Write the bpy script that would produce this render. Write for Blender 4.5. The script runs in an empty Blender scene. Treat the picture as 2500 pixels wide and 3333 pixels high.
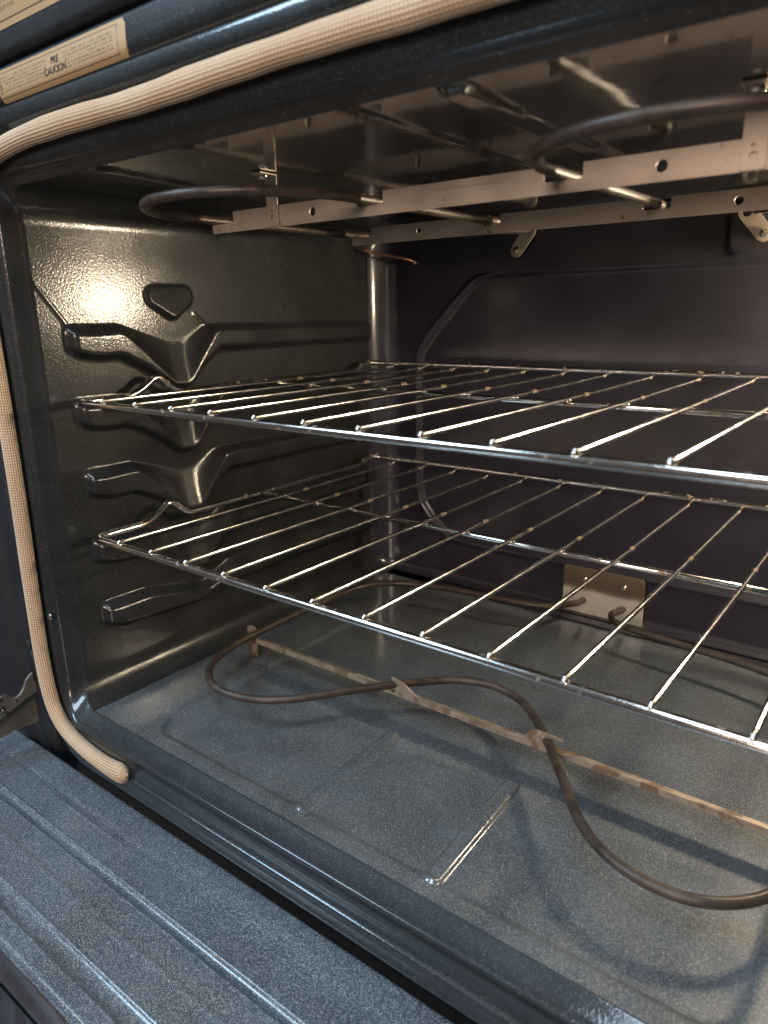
import bpy, math, random
import numpy as np
from mathutils import Vector, Matrix
S = bpy.context.scene
COL = S.collection
random.seed(4)
U = 0.001                                   # everything below is written in millimetres

# ---------------------------------------------------------------- camera
cam_d = bpy.data.cameras.new('camera'); cam = bpy.data.objects.new('camera', cam_d); COL.objects.link(cam)
cam_d.sensor_fit = 'HORIZONTAL'; cam_d.sensor_width = 36.0; cam_d.lens = 33.765
cam_d.clip_start = 0.01; cam_d.clip_end = 50
R0 = (0.7923729720498162, 0.609776822049528, -0.017812929460874496)
R1 = (0.1512268872696888, -0.22463216993308016, -0.9626374265128632)
R2 = (-0.5909953483163134, 0.7600740855483566, -0.27020711083564264)
CP = (586.4969, -326.0669, 67.803)
cam.matrix_world = Matrix(((R0[0], -R1[0], -R2[0], CP[0]*U), (R0[1], -R1[1], -R2[1], CP[1]*U),
                           (R0[2], -R1[2], -R2[2], CP[2]*U), (0, 0, 0, 1)))
cam_d.dof.use_dof = True; cam_d.dof.focus_distance = 0.60; cam_d.dof.aperture_fstop = 10
S.camera = cam

# ---------------------------------------------------------------- world and lights
W = bpy.data.worlds.new('World'); S.world = W; W.use_nodes = True
bg = W.node_tree.nodes['Background']; bg.inputs[0].default_value = (0.72, 0.66, 0.64, 1); bg.inputs[1].default_value = 0.10
S.view_settings.view_transform = 'Standard'; S.view_settings.look = 'None'
S.view_settings.exposure = 0.26; S.view_settings.gamma = 1.0

def area(name, loc, target, sx, sy, power, col):
    d = bpy.data.lights.new(name, 'AREA'); d.shape = 'RECTANGLE'; d.size = sx; d.size_y = sy
    d.energy = power; d.color = col
    o = bpy.data.objects.new(name, d); COL.objects.link(o)
    o.location = loc
    o.rotation_euler = (Vector(target)-Vector(loc)).to_track_quat('-Z', 'Y').to_euler()
    return o
# kitchen window to the front left (cool) and the kitchen ceiling lights (warm white)
area('window_light', (-1.7, -2.0, 2.2), (0.3, -0.1, -0.3), 1.0, 1.0, 66, (0.55, 0.78, 1.0))
area('ceiling_light', (0.45, -0.8, 1.8), (0.3, -0.1, -0.2), 0.7, 0.7, 23, (0.68, 0.84, 1.0))
# added warm fill from the front, brightens the brackets and back wall
area('warm_front_fill', (0.75, -1.7, 0.55), (0.35, 0.2, 0.0), 0.5, 0.5, 19, (1.0, 0.79, 0.66))

# ---------------------------------------------------------------- materials
def nodes(name):
    m = bpy.data.materials.new(name); m.use_nodes = True
    nt = m.node_tree; return m, nt, nt.nodes['Principled BSDF']
def N(nt, t, **kw):
    n = nt.nodes.new(t)
    for k, v in kw.items():
        if k.startswith('i_'): n.inputs[k[2:].replace('_', ' ')].default_value = v
        else: setattr(n, k, v)
    return n
def ramp(nt, src, stops):
    r = nt.nodes.new('ShaderNodeValToRGB'); nt.links.new(src, r.inputs[0])
    e = r.color_ramp.elements
    while len(e) > 1: e.remove(e[-1])
    e[0].position = stops[0][0]; e[0].color = stops[0][1]
    for p, c in stops[1:]:
        x = e.new(p); x.color = c
    return r
def g(v, a=1): return (v, v, v, a)
def enamel(name, base, fleck=0.30, rough=0.30, coat_r=0.09, coat=0.8, peel=0.25, peel_scale=260, wave=0.0, fleck_scale=700, dens=0.16, stains=0.0, spec=0.5, ior=1.5):
    m, nt, p = nodes(name); L = nt.links
    tc = N(nt, 'ShaderNodeTexCoord')
    v = N(nt, 'ShaderNodeTexVoronoi', i_Scale=fleck_scale*1.35); L.new(tc.outputs['Object'], v.inputs['Vector'])
    d = ramp(nt, v.outputs['Distance'], [(0.22, g(1)), (0.42, g(0))])
    sx = N(nt, 'ShaderNodeSeparateColor'); L.new(v.outputs['Color'], sx.inputs[0])
    pick = N(nt, 'ShaderNodeMath', operation='GREATER_THAN'); L.new(sx.outputs[0], pick.inputs[0]); pick.inputs[1].default_value = 1-dens
    mu = N(nt, 'ShaderNodeMath', operation='MULTIPLY'); L.new(d.outputs[0], mu.inputs[0]); L.new(pick.outputs[0], mu.inputs[1])
    n = N(nt, 'ShaderNodeTexNoise', i_Scale=22.0, i_Detail=5.0); L.new(tc.outputs['Object'], n.inputs['Vector'])
    br = ramp(nt, n.outputs[0], [(0.3, tuple(c*0.75 for c in base)+(1,)), (0.7, tuple(c*1.25 for c in base)+(1,))])
    mx = N(nt, 'ShaderNodeMix', data_type='RGBA'); L.new(mu.outputs[0], mx.inputs[0]); L.new(br.outputs[0], mx.inputs[6])
    mx.inputs[7].default_value = (fleck, fleck, fleck*0.95, 1)
    out = mx.outputs[2]
    if stains:
        n3 = N(nt, 'ShaderNodeTexNoise', i_Scale=60.0, i_Detail=6.0); L.new(tc.outputs['Object'], n3.inputs['Vector'])
        st = ramp(nt, n3.outputs[0], [(0.60, g(0)), (0.66, g(stains))])
        m2 = N(nt, 'ShaderNodeMix', data_type='RGBA'); L.new(st.outputs[0], m2.inputs[0]); L.new(out, m2.inputs[6])
        m2.inputs[7].default_value = (0.012, 0.007, 0.004, 1); out = m2.outputs[2]
    L.new(out, p.inputs['Base Color'])
    n4 = N(nt, 'ShaderNodeTexNoise', i_Scale=9.0, i_Detail=6.0, i_Roughness=0.65); L.new(tc.outputs['Object'], n4.inputs['Vector'])
    rr = ramp(nt, n4.outputs[0], [(0.35, g(rough*0.85)), (0.7, g(min(1, rough*1.25)))])
    L.new(rr.outputs[0], p.inputs['Roughness']); p.inputs['Specular IOR Level'].default_value = spec
    p.inputs['Coat Weight'].default_value = coat; p.inputs['Coat Roughness'].default_value = coat_r
    p.inputs['Coat IOR'].default_value = ior
    n2 = N(nt, 'ShaderNodeTexNoise', i_Scale=peel_scale, i_Detail=2.0); L.new(tc.outputs['Object'], n2.inputs['Vector'])
    b = N(nt, 'ShaderNodeBump', i_Strength=peel, i_Distance=0.0006); L.new(n2.outputs[0], b.inputs['Height'])
    b2 = N(nt, 'ShaderNodeBump', i_Strength=wave, i_Distance=0.004)
    n5 = N(nt, 'ShaderNodeTexNoise', i_Scale=14.0, i_Detail=1.0); L.new(tc.outputs['Object'], n5.inputs['Vector'])
    L.new(n5.outputs[0], b2.inputs['Height']); L.new(b2.outputs[0], b.inputs['Normal'])
    L.new(b.outputs[0], p.inputs['Normal']); L.new(b.outputs[0], p.inputs['Coat Normal'])
    return m
M_wall = enamel('wall_enamel', (0.022, 0.023, 0.023), fleck=0.14, rough=0.42, coat_r=0.14, coat=0.58, peel=0.21, peel_scale=600, wave=0.08, dens=0.03, spec=0.15, ior=1.55)
M_back = enamel('back_enamel', (0.023, 0.021, 0.030), fleck=0.10, rough=0.45, coat_r=0.18, coat=0.7, peel=0.08, wave=0.05, dens=0.05, spec=0.3, ior=1.6)
M_floor = enamel('floor_enamel', (0.056, 0.068, 0.078), fleck=0.62, rough=0.48, coat_r=0.05, coat=1.0, peel=0.10, peel_scale=700, wave=0.06, fleck_scale=1500, dens=0.34, spec=0.45, ior=1.75)
M_ceil = enamel('ceiling_enamel', (0.015, 0.014, 0.013), fleck=0.08, rough=0.25, coat_r=0.05, coat=1.0, peel=0.08, wave=0.16, dens=0.03, stains=0.8, spec=0.4, ior=1.95)
M_frame = enamel('frame_enamel', (0.015, 0.020, 0.024), fleck=0.26, rough=0.42, coat_r=0.07, coat=0.9, peel=0.10, peel_scale=600, wave=0.05, fleck_scale=1500, dens=0.11, spec=0.25)
M_door = enamel('door_enamel', (0.054, 0.074, 0.094), fleck=0.85, rough=0.42, coat_r=0.07, coat=0.8, peel=0.16, peel_scale=600, wave=0.06, fleck_scale=1400, dens=0.50)
M_body = enamel('body_enamel', (0.010, 0.012, 0.016), fleck=0.08, rough=0.6, coat_r=0.3, coat=0.25, peel=0.2, dens=0.08)

def metal(name, c1, c2, rough, metallic=1.0, scale=30, stretch=(1, 1, 1), bump=0.05, spots=None, lo=0.35, hi=0.65):
    m, nt, p = nodes(name); L = nt.links
    tc = N(nt, 'ShaderNodeTexCoord'); mp = N(nt, 'ShaderNodeMapping'); mp.inputs['Scale'].default_value = stretch
    L.new(tc.outputs['Object'], mp.inputs[0])
    n = N(nt, 'ShaderNodeTexNoise', i_Scale=scale, i_Detail=6.0, i_Roughness=0.6); L.new(mp.outputs[0], n.inputs['Vector'])
    r = ramp(nt, n.outputs[0], [(lo, tuple(c1)+(1,)), (hi, tuple(c2)+(1,))])
    out = r.outputs[0]
    if spots:
        n2 = N(nt, 'ShaderNodeTexNoise', i_Scale=spots[1], i_Detail=5.0); L.new(tc.outputs['Object'], n2.inputs['Vector'])
        s = ramp(nt, n2.outputs[0], [(spots[2], g(0)), (spots[2]+0.07, g(1))])
        mx = N(nt, 'ShaderNodeMix', data_type='RGBA'); L.new(s.outputs[0], mx.inputs[0]); L.new(out, mx.inputs[6])
        mx.inputs[7].default_value = tuple(spots[0])+(1,); out = mx.outputs[2]
        inv = ramp(nt, s.outputs[0], [(0, g(metallic)), (1, g(metallic*0.3))]); L.new(inv.outputs[0], p.inputs['Metallic'])
    else: p.inputs['Metallic'].default_value = metallic
    L.new(out, p.inputs['Base Color'])
    rr = ramp(nt, n.outputs[0], [(0.3, g(rough*0.8)), (0.7, g(rough*1.25))]); L.new(rr.outputs[0], p.inputs['Roughness'])
    b = N(nt, 'ShaderNodeBump', i_Strength=bump, i_Distance=0.0005)
    n3 = N(nt, 'ShaderNodeTexNoise', i_Scale=900.0, i_Detail=3.0); L.new(mp.outputs[0], n3.inputs['Vector'])
    L.new(n3.outputs[0], b.inputs['Height']); L.new(b.outputs[0], p.inputs['Normal'])
    return m
M_chrome = metal('rack_chrome', (0.74, 0.70, 0.64), (0.86, 0.83, 0.78), 0.13, scale=60, bump=0.05, spots=((0.30, 0.22, 0.14), 130, 0.62))
M_wire = metal('rack_wire', (0.74, 0.71, 0.64), (0.88, 0.86, 0.80), 0.13, scale=60, bump=0.04, spots=((0.30, 0.22, 0.14), 110, 0.62))
M_tube = metal('element_tube', (0.040, 0.031, 0.025), (0.085, 0.062, 0.048), 0.42, metallic=0.3, scale=90, bump=0.12)
M_bracket = metal('bracket_steel', (0.50, 0.42, 0.34), (0.60, 0.50, 0.41), 0.46, metallic=0.6, scale=25, bump=0.12, spots=((0.20, 0.12, 0.07), 90, 0.66))
M_rail = metal('rusty_rail_steel', (0.26, 0.20, 0.145), (0.42, 0.35, 0.27), 0.50, metallic=0.5, scale=70, bump=0.5, spots=((0.17, 0.105, 0.062), 55, 0.50))
M_screw = metal('screw_steel', (0.60, 0.54, 0.44), (0.75, 0.70, 0.60), 0.22, scale=200, bump=0.1)
M_hinge = metal('hinge_steel', (0.20, 0.185, 0.155), (0.30, 0.28, 0.24), 0.42, metallic=0.5, scale=60, bump=0.3, spots=((0.05, 0.04, 0.03), 120, 0.6))
M_black = metal('black_metal', (0.01, 0.01, 0.01), (0.02, 0.02, 0.02), 0.5, metallic=0.2)

def plate_mat():
    m, nt, p = nodes('terminal_plate_steel'); L = nt.links
    tc = N(nt, 'ShaderNodeTexCoord'); sp = N(nt, 'ShaderNodeSeparateXYZ'); L.new(tc.outputs['Object'], sp.inputs[0])
    n = N(nt, 'ShaderNodeTexNoise', i_Scale=45.0, i_Detail=5.0); L.new(tc.outputs['Object'], n.inputs['Vector'])
    a = N(nt, 'ShaderNodeMath', operation='MULTIPLY_ADD'); L.new(n.outputs[0], a.inputs[0]); a.inputs[1].default_value = 0.006; L.new(sp.outputs[2], a.inputs[2])
    r = ramp(nt, a.outputs[0], [(0.0, (0.66, 0.62, 0.54, 1)), (0.0335, (0.68, 0.63, 0.54, 1)), (0.0355, (0.14, 0.10, 0.066, 1)), (0.06, (0.19, 0.145, 0.10, 1))])
    L.new(r.outputs[0], p.inputs['Base Color']); p.inputs['Metallic'].default_value = 0.35; p.inputs['Roughness'].default_value = 0.5
    return m
M_plate = plate_mat()

def gasket_mat():
    m, nt, p = nodes('woven_gasket'); L = nt.links
    uv = N(nt, 'ShaderNodeUVMap'); sp = N(nt, 'ShaderNodeSeparateXYZ'); L.new(uv.outputs[0], sp.inputs[0])
    def mth(op, a, b=None, c=None):
        n = N(nt, 'ShaderNodeMath', operation=op)
        for i, x in enumerate((a, b, c)):
            if x is None: continue
            if isinstance(x, (int, float)): n.inputs[i].default_value = x
            else: L.new(x, n.inputs[i])
        return n.outputs[0]
    u, v = sp.outputs[0], sp.outputs[1]             # u along (mm), v = rib number
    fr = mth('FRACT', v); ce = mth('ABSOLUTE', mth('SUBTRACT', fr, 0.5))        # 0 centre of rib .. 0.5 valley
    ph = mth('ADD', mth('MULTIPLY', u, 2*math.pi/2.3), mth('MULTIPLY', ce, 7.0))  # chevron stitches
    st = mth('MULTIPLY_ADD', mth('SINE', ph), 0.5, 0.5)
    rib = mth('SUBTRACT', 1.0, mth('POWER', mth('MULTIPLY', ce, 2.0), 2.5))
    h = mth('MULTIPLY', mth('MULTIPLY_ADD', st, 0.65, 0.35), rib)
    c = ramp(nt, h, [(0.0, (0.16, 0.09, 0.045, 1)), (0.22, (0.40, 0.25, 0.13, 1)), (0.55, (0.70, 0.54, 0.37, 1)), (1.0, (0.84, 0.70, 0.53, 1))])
    tc = N(nt, 'ShaderNodeTexCoord')
    n = N(nt, 'ShaderNodeTexNoise', i_Scale=16.0, i_Detail=3.0); L.new(tc.outputs['Object'], n.inputs['Vector'])
    c2 = ramp(nt, n.outputs[0], [(0.35, (0.90, 0.84, 0.76, 1)), (0.6, (1, 1, 1, 1))])
    mx = N(nt, 'ShaderNodeMix', data_type='RGBA', blend_type='MULTIPLY'); mx.inputs[0].default_value = 1.0
    L.new(c.outputs[0], mx.inputs[6]); L.new(c2.outputs[0], mx.inputs[7]); L.new(mx.outputs[2], p.inputs['Base Color'])
    p.inputs['Roughness'].default_value = 0.55; p.inputs['Sheen Weight'].default_value = 0.15
    b = N(nt, 'ShaderNodeBump', i_Strength=0.9, i_Distance=0.0006); L.new(h, b.inputs['Height']); L.new(b.outputs[0], p.inputs['Normal'])
    return m
M_gasket = gasket_mat()

def label_mat():                                     # foil sticker with rows of print too blurred to read
    m, nt, p = nodes('foil_label'); L = nt.links
    uv = N(nt, 'ShaderNodeUVMap'); sp = N(nt, 'ShaderNodeSeparateXYZ'); L.new(uv.outputs[0], sp.inputs[0])
    x, z = sp.outputs[0], sp.outputs[1]
    def mth(op, a, b=None):
        n = N(nt, 'ShaderNodeMath', operation=op)
        for i, q in enumerate((a, b)):
            if q is None: continue
            if isinstance(q, (int, float)): n.inputs[i].default_value = q
            else: L.new(q, n.inputs[i])
        return n.outputs[0]
    row = mth('GREATER_THAN', mth('FRACT', mth('DIVIDE', z, 2.05)), 0.40)
    cb = N(nt, 'ShaderNodeCombineXYZ'); L.new(x, cb.inputs[0]); L.new(mth('FLOOR', mth('DIVIDE', z, 2.05)), cb.inputs[1])
    n = N(nt, 'ShaderNodeTexNoise', i_Scale=0.9, i_Detail=3.0); L.new(cb.outputs[0], n.inputs['Vector'])
    ink = mth('MULTIPLY', row, mth('GREATER_THAN', n.outputs[0], 0.47))
    # keep the border and the middle (where the words stand) free of print
    ok = mth('MULTIPLY', mth('GREATER_THAN', z, 4.5), mth('LESS_THAN', z, 14.5))
    ok = mth('MULTIPLY', ok, mth('LESS_THAN', x, 137.0))
    mid = mth('GREATER_THAN', mth('ABSOLUTE', mth('SUBTRACT', x, 73.0)), 10.0)
    ink = mth('MULTIPLY', mth('MULTIPLY', ink, mth('MULTIPLY', ok, mid)), 0.55)
    bz = mth('MINIMUM', mth('ABSOLUTE', mth('SUBTRACT', z, 2.2)), mth('ABSOLUTE', mth('SUBTRACT', z, 16.6)))
    bx = mth('ABSOLUTE', mth('SUBTRACT', x, 141.5))
    bl = mth('LESS_THAN', mth('MINIMUM', bz, bx), 0.22)
    inb = mth('MULTIPLY', mth('MULTIPLY', mth('LESS_THAN', x, 141.8), mth('GREATER_THAN', z, 1.9)), mth('LESS_THAN', z, 16.9))
    ink = mth('MAXIMUM', ink, mth('MULTIPLY', bl, inb))
    mx = N(nt, 'ShaderNodeMix', data_type='RGBA'); L.new(ink, mx.inputs[0])
    mx.inputs[6].default_value = (0.47, 0.33, 0.18, 1); mx.inputs[7].default_value = (0.07, 0.05, 0.03, 1)
    L.new(mx.outputs[2], p.inputs['Base Color']); p.inputs['Metallic'].default_value = 0.1; p.inputs['Roughness'].default_value = 0.42
    return m
M_label = label_mat()

def simple(name, col, rough, **kw):
    m, nt, p = nodes(name); p.inputs['Base Color'].default_value = tuple(col)+(1,); p.inputs['Roughness'].default_value = rough
    for k, v in kw.items(): p.inputs[k.replace('_', ' ')].default_value = v
    n = N(nt, 'ShaderNodeTexNoise', i_Scale=80.0, i_Detail=4.0)
    tc = N(nt, 'ShaderNodeTexCoord'); nt.links.new(tc.outputs['Object'], n.inputs['Vector'])
    b = N(nt, 'ShaderNodeBump', i_Strength=0.04, i_Distance=0.0004); nt.links.new(n.outputs[0], b.inputs['Height']); nt.links.new(b.outputs[0], p.inputs['Normal'])
    return m
M_ink = simple('label_ink', (0.02, 0.02, 0.02), 0.5)
M_glass = simple('door_glass', (0.03, 0.03, 0.035), 0.04, Coat_Weight=1.0, Coat_Roughness=0.03)
M_chrometrim = metal('bright_trim', (0.45, 0.45, 0.50), (0.55, 0.55, 0.60), 0.25, scale=20)
M_wood = metal('kitchen_floor_wood', (0.12, 0.08, 0.055), (0.18, 0.12, 0.08), 0.45, metallic=0.0, scale=3, stretch=(1, 8, 1))
M_tan = simple('pale_ceramic', (0.55, 0.45, 0.33), 0.4)

# ---------------------------------------------------------------- helpers
def thing(name, label, cat, loc, group=None):
    o = bpy.data.objects.new(name, None); COL.objects.link(o); o.empty_display_size = 0.03
    o.location = Vector(loc)*U; o['label'] = label; o['category'] = cat
    if group: o['group'] = group
    o['_b'] = list(loc)
    return o
BASE = {}
def mk(name, verts, faces, mat, parent=None, smooth=True, uvs=None, label=None, base=None):
    """verts in world millimetres; parent decides the local origin"""
    b = np.array(base if base is not None else (BASE.get(parent.name, (0, 0, 0)) if parent else (0, 0, 0)), float)
    v = (np.asarray(verts, float)-b)*U
    me = bpy.data.meshes.new(name); me.from_pydata(v.tolist(), [], [tuple(int(i) for i in f) for f in faces]); me.update()
    if smooth: me.polygons.foreach_set('use_smooth', [True]*len(me.polygons))
    if uvs is not None:
        l = me.uv_layers.new(name='UVMap')
        vi = np.empty(len(me.loops), int); me.loops.foreach_get('vertex_index', vi)
        l.data.foreach_set('uv', np.asarray(uvs, float)[vi].ravel())
    me.materials.append(mat)
    o = bpy.data.objects.new(name, me); COL.objects.link(o)
    if parent: o.parent = parent
    if label: o['label'] = label
    BASE[o.name] = tuple(b)
    return o
def root(name, label, cat, loc, group=None):
    o = thing(name, label, cat, loc, group); BASE[o.name] = tuple(loc); del o['_b']; return o
def sharp(o, ang=35):
    me = o.data; me.set_sharp_from_angle(angle=math.radians(ang))
def grid_faces(nr, nc, close=False, flip=False):
    f = []
    for i in range(nr-1):
        for j in range(nc if close else nc-1):
            a = i*nc+j; b = i*nc+(j+1) % nc; c = (i+1)*nc+(j+1) % nc; d = (i+1)*nc+j
            f.append((a, d, c, b) if flip else (a, b, c, d))
    return f
def catmull(pts, n=12, closed=False):
    P = [np.array(p, float) for p in pts]; out = []
    m = len(P)
    for i in range(m if closed else m-1):
        p0 = P[(i-1) % m] if closed or i > 0 else 2*P[0]-P[1]
        p1 = P[i]; p2 = P[(i+1) % m]
        p3 = P[(i+2) % m] if closed or i < m-2 else 2*P[-1]-P[-2]
        for k in range(n):
            t = k/n
            out.append(0.5*((2*p1)+(-p0+p2)*t+(2*p0-5*p1+4*p2-p3)*t*t+(-p0+3*p1-3*p2+p3)*t**3))
    if not closed: out.append(P[-1])
    return out
def rounded(pts, r, n=6):
    """polyline with its corners rounded; r per corner or one value"""
    P = [np.array(p, float) for p in pts]; out = [P[0]]
    for i in range(1, len(P)-1):
        rr = r[i] if isinstance(r, (list, tuple)) else r
        a = P[i-1]-P[i]; b = P[i+1]-P[i]; la = np.linalg.norm(a); lb = np.linalg.norm(b)
        d = min(rr, la*0.49, lb*0.49)
        s = P[i]+a/la*d; e = P[i]+b/lb*d
        for k in range(n+1):
            t = k/n; out.append((1-t)**2*s+2*t*(1-t)*P[i]+t*t*e)
    out.append(P[-1]); return out
def sweep(path, r, nseg=12, closed=False, cap=True, squash=None, upv=(0, 0, 1)):
    P = np.array(path, float); m = len(P)
    T = np.zeros_like(P)
    for i in range(m):
        a = P[(i-1) % m] if (closed or i > 0) else P[i]; b = P[(i+1) % m] if (closed or i < m-1) else P[i]
        T[i] = (b-a)/max(1e-9, np.linalg.norm(b-a))
    nrm = np.array(upv, float); nrm -= T[0]*nrm.dot(T[0])
    if np.linalg.norm(nrm) < 1e-3: nrm = np.array((1, 0, 0.)); nrm -= T[0]*nrm.dot(T[0])
    nrm /= np.linalg.norm(nrm)
    V = []
    rs = r if hasattr(r, '__len__') else [r]*m
    for i in range(m):
        nrm = nrm-T[i]*nrm.dot(T[i]); nrm /= np.linalg.norm(nrm); bn = np.cross(T[i], nrm)
        for k in range(nseg):
            a = 2*math.pi*k/nseg; V.append(P[i]+rs[i]*(math.cos(a)*nrm+math.sin(a)*bn))
    F = grid_faces(m, nseg, close=True)
    if closed: F += [((m-1)*nseg+k, (m-1)*nseg+(k+1) % nseg, (k+1) % nseg, k) for k in range(nseg)]
    elif cap:
        F.append(tuple(range(nseg-1, -1, -1))); F.append(tuple((m-1)*nseg+k for k in range(nseg)))
    return V, F
def join(*vf):
    V = []; F = []
    for v, f in vf:
        n = len(V); V += [tuple(x) for x in v]; F += [tuple(i+n for i in q) for q in f]
    return V, F
def box(x0, x1, y0, y1, z0, z1, b=0.0):
    if b <= 0:
        V = [(x, y, z) for x in (x0, x1) for y in (y0, y1) for z in (z0, z1)]
        return V, [(0, 1, 3, 2), (4, 6, 7, 5), (0, 4, 5, 1), (2, 3, 7, 6), (0, 2, 6, 4), (1, 5, 7, 3)]
    import bmesh
    bm = bmesh.new(); bmesh.ops.create_cube(bm, size=1)
    for v in bm.verts: v.co = Vector(((x0+x1)/2+v.co.x*(x1-x0), (y0+y1)/2+v.co.y*(y1-y0), (z0+z1)/2+v.co.z*(z1-z0)))
    bmesh.ops.bevel(bm, geom=bm.edges[:], offset=b, segments=2, affect='EDGES', profile=0.6)
    bm.verts.index_update()
    V = [tuple(v.co) for v in bm.verts]; F = [tuple(v.index for v in f.verts) for f in bm.faces]; bm.free()
    return V, F
def lathe(profile, centre, axis, n=20):
    """profile = (radius, height) list along axis"""
    ax = Vector(axis).normalized(); q = Vector((0, 0, 1)).rotation_difference(ax); V = []
    for r, h in profile:
        for k in range(n):
            a = 2*math.pi*k/n; V.append(tuple(Vector(centre)+q @ Vector((r*math.cos(a), r*math.sin(a), h))))
    F = grid_faces(len(profile), n, close=True)
    F.append(tuple(range(n-1, -1, -1))); F.append(tuple((len(profile)-1)*n+k for k in range(n)))
    return V, F
def plate(outline, holes, thick, bevel=0.12):
    """flat plate with holes: outline in (x, z), standing in the y=0 plane; returns V,F in mm"""
    cu = bpy.data.curves.new('tmp', 'CURVE'); cu.dimensions = '2D'; cu.fill_mode = 'BOTH'
    for pts in [outline]+list(holes):
        s = cu.splines.new('POLY'); s.points.add(len(pts)-1); s.use_cyclic_u = True
        for i, (a, b) in enumerate(pts): s.points[i].co = (a, b, 0, 1)
    cu.extrude = thick/2-bevel; cu.bevel_depth = bevel; cu.bevel_resolution = 1; cu.offset = -bevel
    o = bpy.data.objects.new('tmp', cu); COL.objects.link(o)
    dg = bpy.context.evaluated_depsgraph_get(); me = bpy.data.meshes.new_from_object(o.evaluated_get(dg))
    V = [(v.co.x, -v.co.z, v.co.y) for v in me.vertices]; F = [tuple(p.vertices) for p in me.polygons]
    bpy.data.objects.remove(o); bpy.data.curves.remove(cu); bpy.data.meshes.remove(me)
    return V, F
def circ(cx, cz, r, n=20): return [(cx+r*math.cos(2*math.pi*k/n), cz+r*math.sin(2*math.pi*k/n)) for k in range(n)]
def moved(vf, dx=0, dy=0, dz=0): return [(x+dx, y+dy, z+dz) for x, y, z in vf[0]], vf[1]
def rot_about(vf, axis, ang, c):
    m = Matrix.Rotation(ang, 3, Vector(axis)); c = Vector(c)
    return [tuple(c+m @ (Vector(v)-c)) for v in vf[0]], vf[1]

# ---------------------------------------------------------------- the cavity
X0, X1, Z0, Z1, YB = -12.0, 642.0, -282.0, 163.0, 442.0
RC = 25.0                                        # corner radius of the cavity section
YT = 414.0                                       # where the tube ends and the rounded back begins
XM = 0.5*(X0+X1)
def sm(t): t = np.clip(t, 0, 1); return t*t*(3-2*t)
def seg_d(Y, Z, a, b):
    ax, az = a; bx, bz = b; dx, dz = bx-ax, bz-az; L2 = dx*dx+dz*dz
    t = np.clip(((Y-ax)*dx+(Z-az)*dz)/L2, 0, 1); return np.hypot(Y-ax-t*dx, Z-az-t*dz)

GZ = [60.5, -2.0, -65.0, -128.0, -191.5]
def ip(Y, a, b): return sum(np.interp(Y+o, a, b) for o in (-3, -1.5, 0, 1.5, 3))/5
def guide(Y, Z, z0, last=False):
    """pressed rack guide: protrusion height as a function of depth and height"""
    if last:
        top = ip(Y, [0, 56, 122, 130, 158, 430], [0, -0.5, -15, -15, -1, -3])
        rid = ip(Y, [0, 10, 24, 56, 126, 150, 168, 430], [-5, -9, -10, -10, -24, -18, -12, -13])
        low = ip(Y, [0, 20, 56, 122, 150, 170, 430], [-15, -24, -27, -31, -20, -22, -23])
        bot = ip(Y, [0, 16, 32, 56, 122, 151, 171, 430], [-18, -27, -34, -34, -37, -24, -31, -31])
    else:
        top = ip(Y, [0, 56, 110, 127, 155, 430], [0, -0.5, -17.5, -17.5, -3, -5])
        rid = ip(Y, [0, 10, 24, 57, 76, 100, 107, 125, 131, 141, 163, 430], [-5, -9, -10, -9, -25, -49, -56, -57, -51, -37, -10, -13])
        low = ip(Y, [0, 18, 38, 54, 78, 101, 108, 125, 132, 143, 166, 430], [-15, -23, -25.5, -24.5, -36, -52, -58.5, -59.5, -53.5, -40, -23, -24])
        bot = ip(Y, [0, 18, 36, 54, 78, 101, 110, 127, 136, 148, 170, 430], [-18, -30, -33, -32, -44, -59, -65, -65.5, -60, -46, -31.5, -32])
    d = Z-z0
    up = np.clip((top-d)/np.maximum(top-rid, 1), 0, 1)
    lo = np.clip((d-bot)/np.maximum(low-bot, 1), 0, 1)
    up = np.where(top-rid > 14, up**1.15, sm(up)*0.5+up*0.5)
    en = sm((Y-5)/8)*sm((428-Y)/8)*np.where(Y < 200, 1, 0.75+0.25*sm((260-Y)/60))
    return 10.5*np.minimum(up, sm(lo))*en
def wall_h(Y, Z):
    h = np.zeros_like(Y)
    for i, z0 in enumerate(GZ): h = np.maximum(h, guide(Y, Z, z0, last=(i == 4)))
    # rounded triangular boss above the first guide: its face leans up, its foot stands proud
    r = 11.0
    k = -np.inf*np.ones_like(Y)
    V3 = [(99, 84), (133, 84), (116.5, 73)]
    for a, b in ((0, 1), (1, 2), (2, 0)): k = np.maximum(k, r-seg_d(Y, Z, V3[a], V3[b]))
    def half(a, b): return ((b[0]-a[0])*(Z-a[1])-(b[1]-a[1])*(Y-a[0])) < 0
    ins = half(V3[0], V3[1]) & half(V3[1], V3[2]) & half(V3[2], V3[0])
    k = np.where(ins, r, k)
    h = np.maximum(h, sm(k/3.5)*(1.0+7.0*np.clip((96-Z)/34, 0, 1)))
    # creases
    for a, b, w, A in (((-13, 93), (10, 60), 2.6, 0.6), ((144, 67), (156, 57), 2.2, 0.9)):
        h = np.maximum(h, A*sm(1-seg_d(Y, Z, a, b)/w))
    return h
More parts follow.
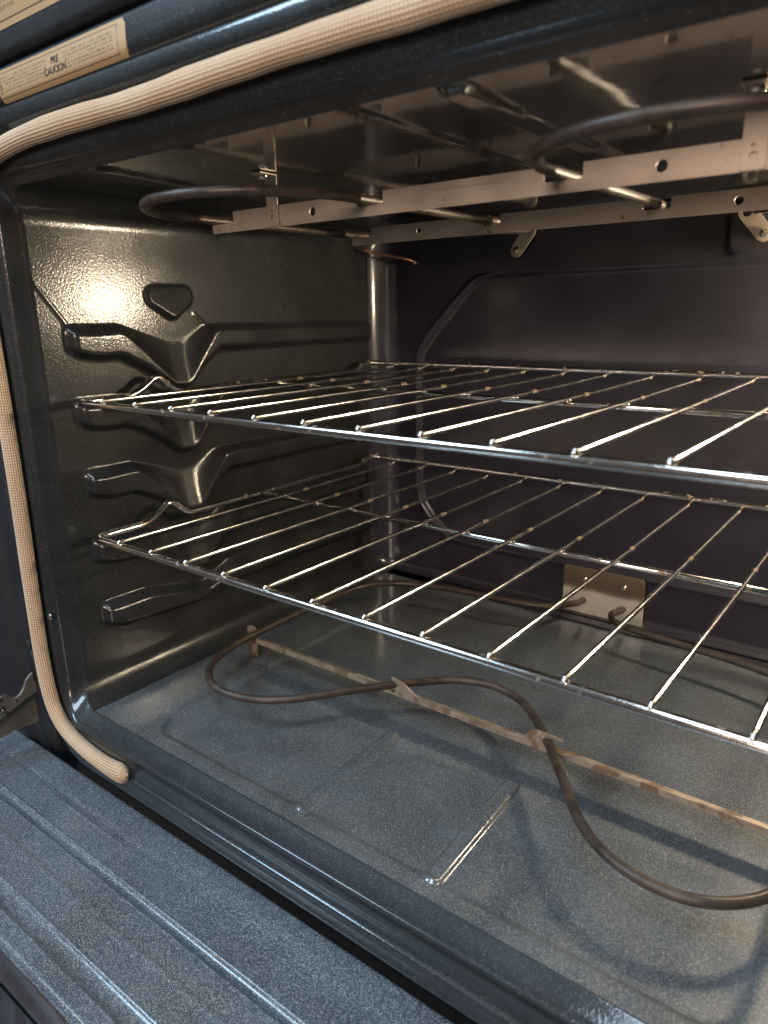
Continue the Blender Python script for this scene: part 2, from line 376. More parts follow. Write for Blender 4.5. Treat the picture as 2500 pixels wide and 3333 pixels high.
def side_wall(mirror=False):
    arc = [(math.radians(a)) for a in np.linspace(90, 0, 12)]
    S_ = []                                                      # section points (x, z, nx, nz)
    for a in arc: S_.append((X0+RC-RC*math.cos(a), Z1-RC+RC*math.sin(a), math.cos(a), -math.sin(a)))
    for z in np.linspace(Z1-RC, Z0+RC, 262)[1:-1]: S_.append((X0, z, 1, 0))
    for a in arc[::-1]: S_.append((X0+RC-RC*math.cos(a), Z0+RC-RC*math.sin(a), math.cos(a), math.sin(a)))
    ys = np.concatenate([np.arange(-14, 190, 1.5), np.arange(190, 400, 3.0), np.arange(400, YT, 2.0), [YT]])
    S_ = np.array(S_); n = len(S_)
    Y, I = np.meshgrid(ys, np.arange(n), indexing='ij')
    Xs = S_[:, 0][I]; Zs = S_[:, 1][I]; nx = S_[:, 2][I]; nz = S_[:, 3][I]
    # front edge of the lower fillet follows the floor's edge
    w = np.clip((Z0+RC-Zs)/RC, 0, 1); w = np.maximum(w, np.clip((Zs-Z1+RC)/RC, 0, 1)); Yf = np.where(Y < 10, 10-(10-Y)*(1+0.5*w), Y)
    h = wall_h(Yf, Zs)*np.where((Zs > Z1-RC) | (Zs < Z0+RC), 0, 1)
    # slight pressed-panel roll near the upper front corner
    V = np.stack([Xs+nx*h, Yf, Zs+nz*h], -1).reshape(-1, 3)
    if mirror: V[:, 0] = 2*XM-V[:, 0]
    return V, grid_faces(len(ys), n, flip=mirror)

oven = root('wall_oven', 'open black speckled oven with two shiny racks inside', 'oven', (315, 0, -282))
mk('side_wall', *side_wall(), M_wall, oven, label='left side wall pressed with five rack guides')
mk('side_wall', *side_wall(True), M_wall, oven, label='right side wall of the oven')

def flat_grid(xs, ys, hf, z, sgn, yfront):
    X, Y = np.meshgrid(xs, ys, indexing='ij'); H = hf(X, Y)
    return np.stack([X, Y, z+sgn*H], -1).reshape(-1, 3), grid_faces(len(xs), len(ys), flip=(sgn < 0))
def rrd(X, Y, x0, x1, y0, y1, r):                                # signed distance to rounded rect, >0 inside
    cx, cy = (x0+x1)/2, (y0+y1)/2; qx = np.abs(X-cx)-(x1-x0)/2+r; qy = np.abs(Y-cy)-(y1-y0)/2+r
    return -(np.hypot(np.maximum(qx, 0), np.maximum(qy, 0))+np.minimum(np.maximum(qx, qy), 0)-r)
def bead(X, Y, x, y0, y1, w, h, edge=2.0):
    d = np.hypot(X-x, np.maximum(0, np.maximum(y0-Y, Y-y1))); return h*sm((w-d)/edge)
def floor_h(X, Y):
    h = -2.2*sm(rrd(X, Y, 76, 556, -14, 428, 26)/7.0)
    for x in (372, 2*315-372): h = h+bead(X, Y, x+0.03*(50-Y), -8, 104, 7.5, 2.6, 2.6)
    return h
xs = np.concatenate([np.arange(X0+RC, 90, 2.0), np.arange(90, 360, 2.5), np.arange(360, 392, 0.9), np.arange(392, X1-RC, 2.5), [X1-RC]])
ys = np.concatenate([np.arange(-26, 120, 1.3), np.arange(120, 430, 4.0), [YB-10]])
mk('oven_floor', *flat_grid(xs, ys, floor_h, Z0, 1, -26), M_floor, oven, label='speckled grey enamel bottom of the cavity with a sunken middle')
def ceil_h(X, Y):
    h = bead(X, Y, 391-0.02*Y, -14, 200, 10.0, 3.0, 4.0)+bead(X, Y, 240+0.02*Y, -20, 200, 0.1, 0, 4)
    h = h+bead(X, Y, 110-0.15*Y, -16, 60, 9, 2.0, 4.0)
    h = h+bead(X, Y, 337-0.02*Y, -22, 215, 2.6, 1.4, 2.4)
    return h
xs = np.concatenate([np.arange(X0+RC, 320, 3.0), np.arange(320, 420, 1.5), np.arange(420, X1-RC, 3.0), [X1-RC]])
ys = np.concatenate([np.arange(-26, 230, 2.2), np.arange(230, 430, 5.0), [YB-10]])
mk('oven_ceiling', *flat_grid(xs, ys, ceil_h, Z1, -1, -26), M_ceil, oven, label='glossy dark ceiling of the cavity with long pressed ribs')

# back wall: rounded rim plus pressed centre
def perim(o, nst=24, nar=10):
    """points round the section offset outward by o: list of (x, z, tag)"""
    r = RC+o; x0, x1, z0, z1 = X0-o, X1+o, Z0-o, Z1+o; P = []
    cs = [(x0+r, z1-r, 180, 90), (x1-r, z1-r, 90, 0), (x1-r, z0+r, 0, -90), (x0+r, z0+r, -90, -180)]
    for i, (cx, cz, a0, a1) in enumerate(cs):
        for k in range(nar+1):
            a = math.radians(a0+(a1-a0)*k/nar); P.append((cx+r*math.cos(a), cz+r*math.sin(a), i, k/nar))
        nx = cs[(i+1) % 4]; a = math.radians(a1); s = np.array((cx+r*math.cos(a), cz+r*math.sin(a)))
        a = math.radians(nx[2]); e = np.array((nx[0]+r*math.cos(a), nx[1]+r*math.sin(a)))
        for k in range(1, nst):
            q = s+(e-s)*k/nst; P.append((q[0], q[1], i+0.5, k/nst))
    return P
RS, RT = 28.0, 10.0
def back_wall():
    P = perim(0); n = len(P); xi0, xi1, zi0, zi1 = X0+RS, X1-RS, Z0+RT, Z1-RT
    V = []; rows = [None]+list(np.linspace(0, math.pi/2, 9))
    for t in rows:
        for (x, z, tag, f) in P:
            ci = {0: (xi0, zi1), 1: (xi1, zi1), 2: (xi1, zi0), 3: (xi0, zi0)}
            if tag == int(tag):
                q = ci[int(tag)]; R = (RS+(RT-RS)*f) if int(tag) in (0, 2) else (RT+(RS-RT)*f)
            else:
                a = ci[int(tag)]; b = ci[(int(tag)+1) % 4]; q = (a[0]+(b[0]-a[0])*f, a[1]+(b[1]-a[1])*f)
                R = RT if int(tag) in (0, 2) else RS
            if t is None: V.append((x, YT, z)); continue
            w = 1-math.cos(t); V.append((x+(q[0]-x)*w, YB-R+R*math.sin(t), z+(q[1]-z)*w))
    F = grid_faces(len(rows), n, close=True, flip=True)
    xs = np.concatenate([np.arange(xi0, 240, 1.8), np.arange(240, 400, 4), np.arange(400, 500, 1.8), np.arange(500, xi1, 4), [xi1]])
    zs = np.concatenate([np.arange(zi0, -150, 2.5), np.arange(-150, 80, 4), np.arange(80, zi1, 1.8), [zi1]])
    X, Z = np.meshgrid(xs, zs, indexing='ij')
    # recessed centre panel with cut corners
    ds = [X-50, 2*315-50-X, 103-Z, Z+222, ((X-50)+(103-Z)-86)*0.707, ((630-50-X)+(103-Z)-86)*0.707, ((X-50)+(Z+222)-44)*.707, ((580-X)+(Z+222)-44)*.707]
    kk = 7.0; mn = np.minimum.reduce(ds); d = mn-kk*np.log(sum(np.exp(-(q-mn)/kk) for q in ds))
    h = 4.5*sm((d+3)/5.0)-2.2*np.exp(-((d+4)/2.6)**2)
    for (a, b) in ((140, 226), (404, 500)):
        q = rrd(X, Z, a, b, 112, 190, 9); h = np.where(Z > 104, 0, h)-6.5*sm((q+3)/6.5)
    V2 = np.stack([X, YB+h*np.minimum(1, np.minimum.reduce([X-xi0, xi1-X, Z-zi0])/3), Z], -1).reshape(-1, 3)
    # blend to zero at the very rim
    return join((V, F), (V2.tolist(), grid_faces(len(xs), len(zs), flip=True)))
mk('back_wall', *back_wall(), M_back, oven, label='dark back wall with a pressed panel outline')

# front frame, swept round the opening
prof_side = [(0, -13.9), (0.3, -15.5), (1.6, -17.6), (2.4, -18.6), (4.8, -26.5), (5.6, -29.4), (6.8, -31.2), (9, -32.2), (13, -35.6), (15, -36.2), (31, -36.6), (33.5, -37.6), (35.5, -40.2), (37.5, -41.6), (40, -42), (44.5, -42), (47, -41.2), (48.6, -39.4), (49.4, -37), (49.6, -33), (49.7, -22), (49.8, -8)]
prof_bot = [(0, -26), (0.2, -26.6), (0.8, -27.6), (3.0, -31.0), (6.2, -36.4), (7.4, -39.4), (8.0, -41.4), (9.0, -42.5), (10.6, -42.4), (12.2, -40.8), (31, -39.4), (32.4, -40.0), (33.4, -41.6), (34.4, -42.6), (35.8, -42.4), (37.5, -41.2), (45.4, -41.2), (47.0, -41.9), (48.8, -42.2), (50.8, -41.4), (52.2, -39.2), (53.0, -22)]
prof_top = [(0, -26), (0.2, -26.4), (1.2, -27.0), (3.2, -27.6), (5.6, -28.6), (7.0, -30.2), (8.0, -32.2), (10, -33.6), (13, -35.6), (15, -36.2), (31, -36.6), (33.5, -37.6), (35.5, -40.2), (37.5, -41.6), (40, -42), (44.5, -42), (47, -41.2), (48.6, -39.4), (49.4, -37), (49.6, -33), (49.7, -22), (49.8, -8)]
def frame():
    V = []
    for (os_, ys_), (ob, yb), (ot, yt) in zip(prof_side, prof_bot, prof_top):
        P0 = perim(os_, 60, 14); P1 = perim(ob, 60, 14); P2 = perim(ot, 60, 14)
        for p, q, r in zip(P0, P1, P2):
            t = p[2]
            wb = 1 if t == 2.5 else (p[3] if t == 2 else (1-p[3] if t == 3 else 0)); wb = float(sm(wb))
            wt = 1 if t == 0.5 else (p[3] if t == 0 else (1-p[3] if t == 1 else 0)); wt = float(sm(wt)); ws = 1-wb-wt
            V.append((p[0]*ws+q[0]*wb+r[0]*wt, ys_*ws+yb*wb+yt*wt, p[1]*ws+q[1]*wb+r[1]*wt))
    return V, grid_faces(len(prof_side), len(P0), close=True)
ff = mk('front_frame', *frame(), M_frame, oven, label='dark blue enamel front frame round the opening')
ff.data.materials.append(M_wall)                 # lip in the liner's enamel; bottom kept bluer, cool light put into its colour
_n = len(perim(0, 60, 14))
for _p in ff.data.polygons:
    if _p.index//_n < 6 and _p.center.z > 0.012: _p.material_index = 1

# gasket: flattened ribbed tube following the frame, its end lying on the bottom rail
def gasket():
    pts = [(86, -309.0), (68, -311.5), (44, -311.2), (16, -307.5), (-10, -299.0), (-25, -283.5), (-31.5, -262), (-34, -236), (-34, -200), (-33, -150), (-31, -90), (-30.5, -20), (-32, 60), (-34, 118), (-30, 146), (-17, 166), (8, 178.5), (50, 185), (110, 187), (190, 186.0), (270, 187.5), (350, 188), (440, 187.5), (560, 187), (650, 187)]
    pa = catmull([(x, -44.5, z) for x, z in pts], 16)
    P = np.array(pa); nr = 20; ns = nr*7
    seg = np.linalg.norm(np.diff(P, axis=0), axis=1); Lc = np.concatenate([[0], np.cumsum(seg)])
    # finer steps
    s = np.arange(0, Lc[-1], 2.0); Q = np.stack([np.interp(s, Lc, P[:, k]) for k in range(3)], 1)
    V = []; UV = []
    for i in range(len(Q)):
        a = Q[max(0, i-1)]; b = Q[min(len(Q)-1, i+1)]; T = (b-a)/np.linalg.norm(b-a)
        bn = np.array((0, -1, 0.)); w = np.cross(T, bn); w /= np.linalg.norm(w)
        e = min(1.0, 0.02+1.05*(1-(1-min(1, s[i]/15.0))**2)**0.5)
        wob = 1+0.035*math.sin(s[i]*0.045+1.3)+0.02*math.sin(s[i]*0.13)
        for k in range(ns+1):
            t = 2*math.pi*k/ns; rib = 1+0.032*math.cos(t*nr*1.0)
            x = (6.9+2.0*math.exp(-(s[i]/30)**2))*math.cos(t)*rib*wob; y = 6.0*math.sin(t)*rib
            V.append(Q[i]+e*(x*w+y*bn)+np.array((0, (1-e)*1.0, 0))); UV.append((s[i], t*nr/(2*math.pi)+0.5))
    F = grid_faces(len(Q), ns+1)
    n = len(V); V.append(Q[0]+np.array((1.2, 0, 0))); UV.append((0, 0))
    F += [(k+1, k, n) for k in range(ns)]
    return V, F, UV
gv, gf, guv = gasket()
mk('door_gasket', gv, gf, M_gasket, oven, uvs=guv, label='tan woven rope seal whose lower end lies on the bottom rail')

# trim above the opening (carries the stickers) and the fascia above it
def strip_profile(prof, x0, x1, flip=False):
    xs = np.linspace(x0, x1, 40); V = [(x, y, z) for x in xs for (y, z) in prof]
    return V, grid_faces(len(xs), len(prof), flip=flip)
tp = [(-6, 207.0), (-30, 207.5), (-39, 208.5), (-43, 210.5), (-45, 213.5), (-45.3, 218), (-45, 224), (-44.6, 229), (-44.4, 231), (-42.5, 231.8), (-38, 232.2), (-37.6, 234.2)]
mk('top_trim', *strip_profile(tp, -140, 780), M_frame, oven, label='dark enamel strip above the opening that carries the sticker')
tp2 = [(-37.5, 234.3), (-43, 234.6), (-46.5, 236), (-48, 240), (-48.5, 250), (-50, 262), (-52, 300), (-20, 300)]
mk('upper_fascia', *strip_profile(tp2, -140, 780), M_body, oven)
def sticker(name, x0, x1, z0, z1, yf, label, off=0):
    xs = np.linspace(x0, x1, 60); zs = np.linspace(z0, z1, 20); r = 3.2
    V = []; UV = []
    for x in xs:
        for z in zs:
            t = (z-z0)/(z1-z0); zz = z
            dx = x1-x
            if dx < r:
                c = math.sqrt(max(0, r*r-(r-dx)**2)); lo = z0+r-c; hi = z1-r+c; zz = lo+(hi-lo)*t
            V.append((x, yf(zz), zz)); UV.append((x-x0, (zz-z0)*18.8/(z1-z0)))
    return mk(name, V, grid_faces(len(xs), len(zs)), M_label, oven, uvs=UV, label=label)
def ytrim(z): return float(np.interp(z, [208.5, 210.5, 213.5, 218, 224, 229, 231], [-39, -43, -45, -45.3, -45, -44.6, -44.4]))-0.35
sticker('sticker', 40, 190, 210.0, 229.3, ytrim, 'long foil warning sticker with black words')
def yfas(z): return float(np.interp(z, [240, 250, 262, 300], [-48, -48.5, -50, -52]))-0.35
sticker('sticker', 20, 152, 249.0, 285, yfas, 'second foil sticker at the top left corner')
def words(txt, x, z, size, yv):
    cu = bpy.data.curves.new('tmp', 'FONT'); cu.body = txt; cu.size = size; cu.extrude = 0.06; cu.align_x = 'CENTER'; cu.offset = 0.08
    o = bpy.data.objects.new('tmp', cu); COL.objects.link(o)
    dg = bpy.context.evaluated_depsgraph_get(); me = bpy.data.meshes.new_from_object(o.evaluated_get(dg))
    V = [(x+v.co.x, yv(z+v.co.y)-0.15-v.co.z, z+v.co.y) for v in me.vertices]; F = [tuple(p.vertices) for p in me.polygons]
    bpy.data.objects.remove(o); bpy.data.curves.remove(cu); bpy.data.meshes.remove(me)
    mk('sticker_print', V, F, M_ink, oven, smooth=False)
words('PRE', 113.5, 220.6, 5.6, ytrim); words('CAUCION', 113.5, 215.2, 5.6, ytrim); words('!', 43.5, 214.5, 9, ytrim)

# body beside the frame on the left, with slot and screw
bp_ = [(-64.5, 30), (-64.6, -14), (-65.5, -24), (-67.5, -28.5), (-71, -30.5), (-76, -31.2), (-83, -31), (-96, -30.5), (-102, -33), (-106, -38), (-112, -40), (-160, -41)]
zs = np.linspace(-400, 300, 60); V = [(x, y, z) for z in zs for (x, y) in bp_]
mk('side_panel', V, grid_faces(len(zs), len(bp_), flip=False), M_body, oven, label='black body panel left of the door seal')
mk('side_panel', [(2*XM-x, y, z) for x, y, z in V], grid_faces(len(zs), len(bp_), flip=True), M_body, oven, label='black body panel right of the opening')
# dark sheet behind everything below the frame
mk('lower_body', *box(-160, 790, -20, 8, -420, -335.4), M_frame, oven)
hs = mk('hinge_slot', *box(-88, -76, -32.2, -31.0, -280, -247), M_black, oven)
mk('frame_screw', *lathe([(4.2, 0), (4.0, 1.5), (2.6, 2.6), (0.1, 3.0)], (-84, -31, -240), (0, -1, 0)), M_body, oven, label='black screw head above the hinge slot')
mk('frame_screw', *lathe([(3.4, 0), (3.3, 1.2), (2.0, 2.2), (0.1, 2.5)], (-21.0, -36.6, -193), (-0.35, -1, 0)), M_screw, oven, label='bright screw head beside the seal')
# hinge arm from the slot down to the door
ho = [(-28, -262), (-40, -266), (-45, -270), (-48, -277), (-53, -283), (-59, -284), (-62, -279), (-68, -275), (-76, -279), (-90, -288), (-110, -300), (-112, -316), (-90, -304), (-70, -297), (-48, -289), (-28, -284)]
ho = [tuple(p) for p in [(a, b) for a, b in [tuple(q) for q in rounded(ho+[ho[0]], 2.5, 3)]]][:-1]
pv, pf = plate([(-a, b) for a, b in ho], [circ(73, -289, 2.0)], 3.0)
pv = [(-88+y, -x+6, z-7) for x, y, z in pv]
hinge = mk('hinge_arm', pv, pf, M_hinge, oven, smooth=False, label='worn steel hinge arm coming out of its slot')
mk('hinge_rivet', *lathe([(3.4, 0), (3.2, 1.2), (1.8, 1.4), (1.6, 0.4), (0.1, 0.4)], (-86.4, -67, -296), (1, 0, 0)), M_screw, hinge)
pv, pf = plate([(28, -286), (46, -290), (72, -299), (112, -318), (112, -328), (60, -320), (40, -323), (28, -318)], [], 2.0)
mk('hinge_plate', [(-94+y, -x+6, z-7) for x, y, z in pv], pf, M_hinge, oven, smooth=False)

# ---------------------------------------------------------------- the open door
door = bpy.data.objects.new('oven_door', None); COL.objects.link(door); door.parent = oven; BASE['oven_door'] = BASE[oven.name]
door['label'] = 'door folded open, its speckled inner face level below the opening'
ZD = -346.6
def door_h(X, Y):
    h = 0*X
    for yc, w in ((-98.4, 4.2), (-155.2, 7.0)):
        d = np.abs(Y-yc); h = h-2.6*np.clip(1-(d/w)**2, 0, 1)**0.8+0.5*np.exp(-((d-w-0.6)/1.1)**2)
    h = h+0.7*np.exp(-((Y+124)/2.6)**2)-0.6*np.exp(-((Y+66)/3.0)**2)+0.45*np.exp(-((Y+72)/1.0)**2)*sm((60-np.abs(X-60))/15)
    h = h-4.4*(1-np.sqrt(np.clip(1-np.clip((Y+42.6)/4.0, 0, 1)**2, 0, 1)))*0.5
    h = h-2.5*(1-np.sqrt(np.clip(1-np.clip((-172-Y)/4.0, 0, 1)**2, 0, 1)))
    return h
xs = np.arange(-150, 800, 10.0)
ys = np.concatenate([np.arange(-176, -39.0, 0.8), [-38.6]])
X, Y = np.meshgrid(xs, ys, indexing='ij'); Vd = np.stack([X, Y, ZD+door_h(X, Y)], -1)
mk('door_liner', Vd.reshape(-1, 3), grid_faces(len(xs), len(ys)), M_door, door, label='blue grey speckled inner face with pressed grooves')
mk('door_skirt', *join(box(-150, 790, -44, -38.8, -392, ZD-3.2), box(-150, 790, -178, -174, -392, ZD-3.4)), M_door, door)
mk('glass_trim', *box(-120, 760, -190, -178.5, -380, ZD-3.0, 1.2), M_chrometrim, door, label='bright metal strip along the window glass')
mk('window_glass', *box(-120, 760, -520, -190.6, -378, ZD-6.0, 0.8), M_glass, door, label='dark glass of the door window')

# ---------------------------------------------------------------- racks
def build_rack(label):
    r = root('oven_rack', label, 'oven rack', (315, 198, 0), 'wire racks on the side guides')
    xl, xr, zf = 4.0, 626.0, -3.7
    def side(x, s):
        return [(x, 22, zf), (x, 52, zf), (x, 66, zf+5.5), (x, 79, zf+14.5), (x, 86, zf+14.5), (x, 103, zf), (x, 372, zf), (x, 386, 3.6), (x, 402, 3.8)]
    path = [(315, 0.4, zf), (xl, 0.4, zf)]+side(xl, 1)[1:]+[(315, 402, 3.8)]+[(xr, 402, 3.8)]
    path = path[:-1]
    right = [(630-p[0], p[1], p[2]) for p in path[::-1]][1:-1]
    allp = path+right
    rad = []
    for p in allp: rad.append(14.0 if p[1] < 1 else (7.0 if 60 < p[1] < 100 else (8.0 if p[1] < 400 else 6.0)))
    P = [np.array(p, float) for p in allp]; m = len(P); out = []
    for i in range(m):
        a = P[i-1]-P[i]; b = P[(i+1) % m]-P[i]; la = np.linalg.norm(a); lb = np.linalg.norm(b)
        d = min(rad[i], la*0.48, lb*0.48)
        if abs(P[i][0]-315) < 1: out.append(P[i]); continue
        s = P[i]+a/la*d; e = P[i]+b/lb*d
        for k in range(7):
            t = k/6; out.append((1-t)**2*s+2*t*(1-t)*P[i]+t*t*e)
    mk('outer_frame', *sweep(out, 3.2, 16, closed=True), M_chrome, r)
    mk('cross_bar', *sweep([(xl, 199.5, -3.3), (315, 198, -3.9), (xr, 199.5, -3.3)], 2.5, 12), M_chrome, r)
    first = None
    for i in range(1, 14):
        x = 45.0*i
        if first is None:
            bow = [(x, -0.6, 0.35), (x, 0.2, 0.55), (x, 6, 0.45), (x, 100, 0.1), (x, 198, -0.3), (x, 300, 0.1), (x, 385, 0.2), (x, 399.6, 0.8)]
            v, f = sweep(bow, 1.8, 12)
            v2, f2 = lathe([(0.2, -1.9), (1.3, -1.5), (1.9, -0.5), (1.9, 0.5), (1.2, 1.6), (0.2, 1.9)], (x, -0.6, -0.1), (0, -1, 0.2), 10)
            v3, f3 = lathe([(0.2, -2.0), (1.5, -1.0), (1.7, 0.6), (0.2, 1.6)], (x, 198, -1.8), (0, 0, 1), 8)
            first = mk('wire', *join((v, f), (v2, f2), (v3, f3)), M_wire, r); bx = x
        else:
            c = first.copy(); COL.objects.link(c); c.parent = r; c.location.x = (x-bx)*U
            c.rotation_euler = (random.uniform(-.0012, .0012), 0, random.uniform(-.002, .002))
    seam = mk('seam_weld', *lathe([(2.6, -1.2), (3.2, 0), (2.6, 1.2)], (331, 402, 3.8), (1, 0, 0), 12), M_chrome, r)
    return r
rack = build_rack('upper shiny wire oven rack, resting on the second guide from the top')
rack2 = rack.copy(); COL.objects.link(rack2)
rack2['label'] = 'lower shiny wire oven rack, above the bottom heating element'
rack2.location = ((315+1.9)*U, (198-1.6)*U, -0.120)
for ch in list(rack.children):
    c = ch.copy(); COL.objects.link(c); c.parent = rack2

# ---------------------------------------------------------------- broil element
broil = root('broil_element', 'upper heating element, dark tube loops hung under the ceiling on flat steel bars', 'heating element', (336, 150, 137.5))
ZB = 137.5
def arcp(cx, cy, rx, ry, a0, a1, z, n=14): return [(cx+rx*math.cos(math.radians(a0+(a1-a0)*k/n)), cy+ry*math.sin(math.radians(a0+(a1-a0)*k/n)), z) for k in range(n+1)]
pth = [(201, 447, 148), (199, 428, 147.6), (182, 400, 146.5), (148, 362, 144), (120, 305, 140.5)]
pth += [(112.5, 256, ZB), (112, 160, ZB), (112, 90, ZB)]+arcp(189.5, 52, 77.5, 79, 180, 360, ZB)+[(267, 90, ZB), (266, 160, ZB)]
pth += arcp(335, 232, 69, 62, 180, 0, ZB, 10)+[(404, 160, ZB)]+arcp(484, 58, 80, 80, 180, 360, ZB)+[(564, 160, ZB), (563, 256, ZB), (552, 310, 140.5), (520, 362, 144), (470, 392, 146), (440, 412, 147), (429, 430, 148), (429, 447, 148)]
mk('heating_tube', *sweep(catmull(pth, 6), 3.35, 16), M_tube, broil)
def bracket(y, x0, x1, notches, holes, hooks=True):
    zb, zt, zn = 127.5, 142.0, 134.0
    o = [(x0, zb), (x1, zb), (x1, zn)]
    # top edge from right to left
    for (a, b, hook) in sorted(notches, key=lambda q: -q[0]):
        o += [(b, zn)] if b < x1-1 and False else []
        o += [(b, zt) if b < x1 else (x1, zn)]
        o += [(b, zn+1.2), (b-1.2, zn)] if b < x1 else []
        if a <= x0: o += [(x0, zn)]
        else:
            o += [(a+1.2, zn), (a, zn+1.2)]
            o += ([(a, zt-2.2), (a+7, zt-2.2), (a+8.5, zt-1.1), (a+7, zt)] if hook else [])
            o += [(a, zt)] if not hook else []
    # remove duplicates in order
    q = []
    for p in o:
        if not q or (abs(p[0]-q[-1][0])+abs(p[1]-q[-1][1])) > 1e-6: q.append(p)
    v, f = plate(q, holes, 1.0)
    return mk('support_bar', [(a, b+y, c) for a, b, c in v], f, M_bracket, broil, smooth=False)
b1 = bracket(73.2, 111, 566, [(100, 135.5, 0), (257.5, 280, 1), (393, 415.5, 1), (553, 570, 0)], [circ(218, 134.8, 2.9), circ(457, 134.9, 3.0)])
b2 = bracket(238.5, 115.5, 566, [(100, 137.5, 0), (257.5, 275, 1), (392, 412, 1), (553, 570, 0)], [circ(193, 134.8, 2.6), circ(457, 134.9, 3.0)])
def emboss(parent, x0, x1, z, y):                      # the worn stamped line on each bar
    pts = []
    x = x0; k = 0
    while x < x1:
        pts.append((x, y, z+random.uniform(-.35, .35)+0.25*math.sin(k*1.7))); x += random.uniform(1.2, 3.0); k += 1
    mk('stamped_line', *sweep(pts, 0.34, 6), M_bracket, parent)
emboss(b1, 318, 372, 137.8, 72.6); emboss(b2, 292, 336, 137.8, 237.9)
for xs_, lb in ((180.0, 'left steel hanger strap screwed to the ceiling'), (499.5, 'right steel hanger strap screwed to the ceiling')):
    v1 = [(a+xs_, b+71.4, c) for a, b, c in plate(rounded([(-5.6, 162.4), (-5.6, 127.6), (5.6, 127.6), (5.6, 162.4), (-5.6, 162.4)], [0, 1.6, 1.6, 0, 0], 4)[:-1], [circ(0, 134, 1.7), circ(-.4, 138.2, 1.0, 10)], 0.9)[0]]
    f1 = plate(rounded([(-5.6, 162.4), (-5.6, 127.6), (5.6, 127.6), (5.6, 162.4), (-5.6, 162.4)], [0, 1.6, 1.6, 0, 0], 4)[:-1], [circ(0, 134, 1.7), circ(-.4, 138.2, 1.0, 10)], 0.9)[1]
    tab = box(xs_-5.6, xs_+5.6, 56.0, 71.8, 161.4, 162.4, 0.2)
    st = mk('hanger_strap', *join((v1, f1), tab), M_bracket, broil, smooth=False, label=lb)
    mk('strap_screw', *join(lathe([(0.4, 0), (2.8, 0.3), (3.9, 1.2), (4.2, 2.8), (4.1, 3.4)], (xs_, 63.5, 158.0), (0, 0, 1), 18), lathe([(1.6, 0), (1.6, 3.2)], (xs_, 63.5, 159), (0, 0, 1), 12)), M_screw, st)
# back flanges
def flange(c1, c2, nm):
    a0 = math.degrees(math.atan2(c2[1]-c1[1], c2[0]-c1[0])); out = []
    for c, st, r in ((c1, a0+90, 7.6), (c2, a0-90, 7.2)):
        for k in range(11): a = math.radians(st+18*k); out.append((c[0]+r*math.cos(a), c[1]+r*math.sin(a)))
    v, f = plate(out, [circ(c1[0], c1[1], 4.0), circ(c2[0], c2[1], 2.4, 12)], 1.2)
    fl = mk('mounting_flange', [(a, b+434.6, c) for a, b, c in v], f, M_bracket, broil, smooth=False, label=nm)
    mk('flange_screw', *join(lathe([(3.9, 0), (3.8, 1.2), (2.6, 2.2), (0.9, 2.4), (0.7, 1.2), (0.1, 1.2)], (c2[0], 434.0, c2[1]), (0, -1, 0), 16)), M_screw, fl)
flange((202.5, 147.5), (188, 128.6), 'left small steel flange on the back wall'); flange((420, 147.5), (436, 128.3), 'right small steel flange on the back wall')

# ---------------------------------------------------------------- temperature sensor
sens = root('temperature_sensor', 'thin copper coloured sensor rod at the upper left of the back wall', 'sensor', (45, 440, 124))
mk('probe', *sweep(catmull([(44, 440, 124.5), (38, 430, 127.5), (14, 408, 134), (3, 392, 138.5)], 6), 1.7, 10), metal('sensor_copper', (0.20, 0.10, 0.06), (0.30, 0.16, 0.09), 0.4), sens)
mk('collar', *lathe([(3.4, 0), (3.4, 2.0), (2.2, 3.0)], (45, 441.6, 124), (0, -1, 0), 14), M_screw, sens)

# ---------------------------------------------------------------- bake element
bake = root('bake_element', 'lower heating element, brown tube bent in curves just above the oven floor', 'heating element', (311, 132, -282))
half = [(311, 182, -254), (280, 173.5, -254), (250, 147, -254), (228, 121.5, -254), (208, 96, -254), (182, 63, -254), (156, 43, -254), (126, 35, -254), (97, 41, -254), (73, 63, -254), (60.5, 97, -254), (57, 135, -254), (56.5, 200, -254), (58, 258, -254), (66, 303, -254), (92, 333, -254), (140, 351, -254), (200, 360, -254), (250, 366, -254), (276, 377, -254.3), (286.5, 398, -256.5), (287.5, 420, -262), (287, 441, -265)]
full = [(622-x, y, z) for x, y, z in half[::-1]]+half[1:]
mk('heating_tube', *sweep(catmull(full, 8), 3.55, 16), M_tube, bake)
# rail with clips
ro = [(60, -263.4), (560, -263.4), (560, -258.3),
      (351+0, -258.3)]
def mir(x): return 622-x
top = [(60, -258.3), (216, -258.3), (226, -258.2), (236, -261), (240, -260.0), (239, -256.0), (243.5, -252.6), (236.5, -248.9), (235.2, -246.4), (238, -246.4), (250, -249.2), (256, -253.2), (263, -256.4), (275, -258.3),
       (352, -258.3), (362, -257.4), (367, -255.6), (369, -251.5), (372, -248.4), (377, -247.2), (397, -247.4), (398, -249.6), (387.5, -250.3), (384, -252.6), (384.5, -256.4), (390, -259.0), (398, -260.6), (408, -258), (416, -258.3), (560, -258.3)]
v, f = plate([(60, -263.4)]+top+[(560, -263.4)], [], 1.6)
rail = mk('support_rail', [(a, b+132, c) for a, b, c in v], f, M_rail, bake, smooth=False, label='rust stained steel rail with two hooked clips')
mk('rail_shadow_strip', *box(62, 560, 132.6, 142.0, -263.4, -262.4, 0.3), M_rail, rail)  # added flat strip behind the rail, widens the shadow it casts on the floor
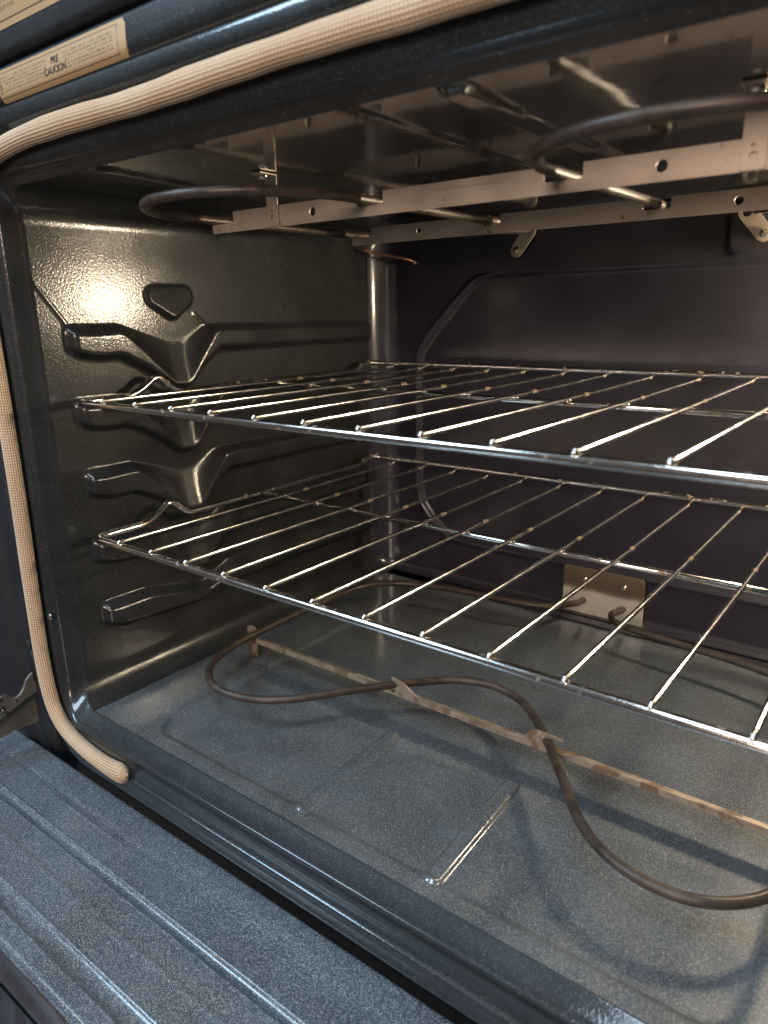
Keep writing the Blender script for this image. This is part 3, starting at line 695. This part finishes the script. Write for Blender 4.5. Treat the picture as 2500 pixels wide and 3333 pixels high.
for sx, x0 in ((1, 44.2), (-1, 565.4)):
    o = rounded([(x0, -280.9), (x0, -247), (x0+12.4, -247), (x0+12.4, -280.9), (x0, -280.9)], [0, 5.5, 5.5, 0, 0], 5)[:-1]
    v, f = plate(o, [], 1.4)
    mk('rail_foot', [(a, b+134.6, c) for a, b, c in v], f, M_rail, bake, smooth=False, label='upright steel foot at the left end of the rail' if sx > 0 else 'upright steel foot at the right end of the rail')
o = rounded([(262, -281), (262, -225), (357, -225), (357, -281), (262, -281)], [0, 4, 6, 0, 0], 4)[:-1]
v, f = plate(o, [circ(287, -265, 4.2, 16), circ(331, -267, 4.2, 16)], 1.4)
tb = bpy.data.objects  # terminal plate keeps its own origin so its two-tone finish follows its height
V = [(a, b+437.4, c) for a, b, c in v]
tpl = mk('terminal_plate', V, f, M_plate, bake, smooth=False, label='steel terminal plate, browned along its top half')
for sx in (288, 334.4):
    mk('plate_screw', *lathe([(3.9, 0), (3.8, 1.4), (2.8, 2.8), (0.2, 3.4)], (sx, 436.6, -238.2), (0, -1, 0), 16), M_screw, tpl)

# ---------------------------------------------------------------- the lit oven lamp on the back wall (right, outside the picture)
lampT = root('oven_lamp', 'lit round lamp on the back wall at the right', 'lamp', (597, 440, 92))
bm_, bnt, bpn = nodes('lamp_glow'); bpn.inputs['Base Color'].default_value = (1, 0.9, 0.75, 1)
bpn.inputs['Emission Color'].default_value = (1.0, 0.82, 0.58, 1); bpn.inputs['Emission Strength'].default_value = 470
mk('bulb', *lathe([(0.5, -20), (9, -18), (15, -13), (18, -6), (19, 2), (18, 10), (15, 16), (0.5, 16)], (588, 424, 92), (0, -1, 0), 28), bm_, lampT)
mk('lamp_ring', *lathe([(33, 0), (33, 4), (31, 6), (27, 6), (26, 3), (25.5, 0)], (588, 440, 92), (0, -1, 0), 32), M_bracket, lampT)

# ---------------------------------------------------------------- kitchen floor far below, only met by reflections
kf = mk('kitchen_floor', *box(-3000, 3500, -4000, 800, -930, -900), M_wood); kf['kind'] = 'structure'
for o in list(bpy.data.objects):
    if o.type == 'MESH' and o.name.split('.')[0] in ('bulb', 'plate_screw', 'flange_screw', 'strap_screw', 'frame_screw', 'hinge_rivet', 'lower_body', 'glass_trim', 'seam_weld', 'collar', 'lamp_ring'):
        sharp(o, 40)
